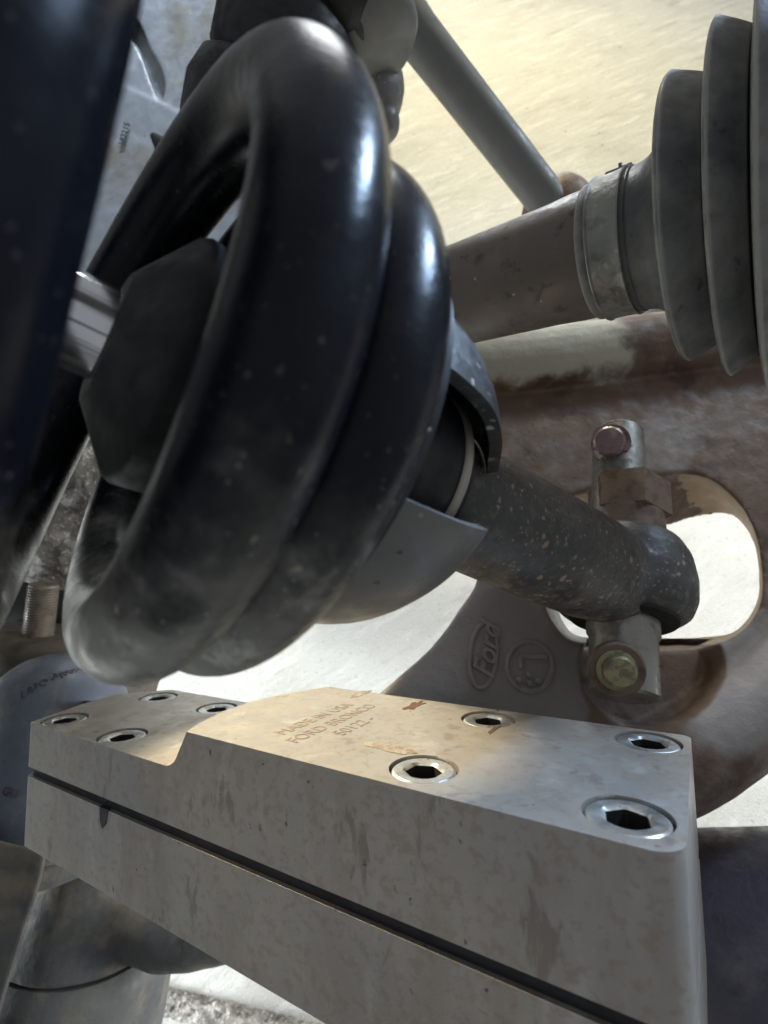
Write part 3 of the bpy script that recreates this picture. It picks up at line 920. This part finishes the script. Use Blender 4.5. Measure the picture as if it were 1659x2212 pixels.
wrap_text(housing, JT, [(44 + 140 * k / 11, 1510 - 62 * math.sin(k / 11 * 1.6), 32 - 36 * k / 11) for k in range(12)], 0.0062, 'printed_number', M['ink'], joint)
wrap_text(housing, 'G21', [(2 + 13 * k, 1716 + 3 * k, -16) for k in range(3)], 0.0062, 'printed_number', M['ink'], joint)
MB().lathe(JO, JW, [(-0.078, 0.036), (-0.075, 0.0440), (-0.066, 0.0455), (-0.064, 0.043), (-0.062, 0.0450), (-0.057, 0.0440), (-0.054, 0.036)], 72).build('lower_band', M['cast_dark'], joint, smooth=50)
mb = MB()
mb.prism([P(x, y, 0.285) for x, y in ((150, 1568), (160, 1540), (180, 1530), (181, 1514), (196, 1514), (197, 1528), (214, 1530), (215, 1520), (228, 1520), (230, 1540), (240, 1560))], [P(x, y, 0.30) for x, y in ((150, 1568), (160, 1540), (180, 1530), (181, 1514), (196, 1514), (197, 1528), (214, 1530), (215, 1520), (228, 1520), (230, 1540), (240, 1560))])
mb.build('retaining_clip', M['rubber'], joint)
# ------------------------------------------------------------------ rough casting behind the spring
knuckle = thing('steering_knuckle', 'rough grey and rusty knuckle casting seen between the spring coils', 'knuckle', P(120, 1180, 0.40))
mb = MB()
mb.tube([P(-60, 900, 0.42), P(120, 960, 0.40), P(240, 1060, 0.39), P(330, 1150, 0.40)], [0.045, 0.040, 0.036, 0.03], 24)
mb.ball(P(150, 1170, 0.385), 0.036, 24, Matrix.Diagonal((1.5, 1.0, 1.0, 1)))
cast(mb.build('knuckle_casting', M['cast_rough'], knuckle), 0.0018, 5, 0.0018, 90)
MB().tube([P(-120, 1290, 0.43), P(100, 1300, 0.43), P(330, 1345, 0.44)], 0.042, 32).build('knuckle_shade', M['rubber'], knuckle)  # black tube added to stand for the shade behind the stud
# ------------------------------------------------------------------ bar, bushing and tubes at the bottom
bar = thing('steel_bar', 'flat grey steel bar running down the lower left edge', 'bar', P(30, 2100, 0.27))
mb = MB()
q = [(-60, 1800), (100, 1842), (88, 1900), (-2, 2190), (-30, 2300), (-150, 2300)]
mb.prism([P(x, y, 0.262 - 0.00002 * (y - 1800)) for x, y in q], [P(x + 2, y, 0.276 - 0.00002 * (y - 1800)) for x, y in q])
o = mb.build('bar_body', M['cast_dark'], bar)
def mods(o):
    bv = o.modifiers.new('bv', 'BEVEL')
    bv.width = 0.0025
    bv.segments = 3
    bv.limit_method = 'ANGLE'
    bv.angle_limit = R(40)
bake(o, mods)
autosmooth(o)
bush = thing('bushing_housing', 'grey cast bushing housing with a side arm under the clamp block', 'bushing', P(200, 2150, 0.31))
BO = P(188, 1985, 0.325)
BD = WV(Vector((0.10, 0.93, 0.12)))
MB().lathe(BO, BD, [(-0.11, 0.050), (-0.06, 0.0555), (-0.022, 0.0565), (-0.016, 0.0560), (-0.010, 0.053), (-0.006, 0.050)], 72).build('bushing_sleeve', M['cast_dark'], bush, smooth=50)
mb = MB()
mb.lathe(BO, BD, [(-0.0075, 0.044), (-0.004, 0.050), (0.004, 0.0485), (0.03, 0.040), (0.055, 0.031), (0.075, 0.022)], 56)
mb.tube([P(215, 2010, 0.310), P(290, 2008, 0.305), P(350, 2015, 0.300), P(420, 2012, 0.298), P(500, 2000, 0.30)], [0.012, 0.0155, 0.0185, 0.0185, 0.017], 28)
cast(mb.build('bushing_casting', M['cast_dark'], bush), 0.0011, 12, 0.0004, 50)
crossm = thing('lower_tube', 'dark blue black steel tube at the lower right behind the clamp block', 'tube', P(1600, 2000, 0.20))
MB().tube([P(1380, 2125, 0.215), P(1560, 2125, 0.205), P(1900, 2140, 0.19)], [0.054, 0.0535, 0.053], 72).build('tube_wall', M['tube_blue'], crossm)
MB().tube([P(1480, 2126, 0.211), P(1500, 2126, 0.209)], [0.0550, 0.0550], 72).build('tube_collar', M['black_steel'], crossm)
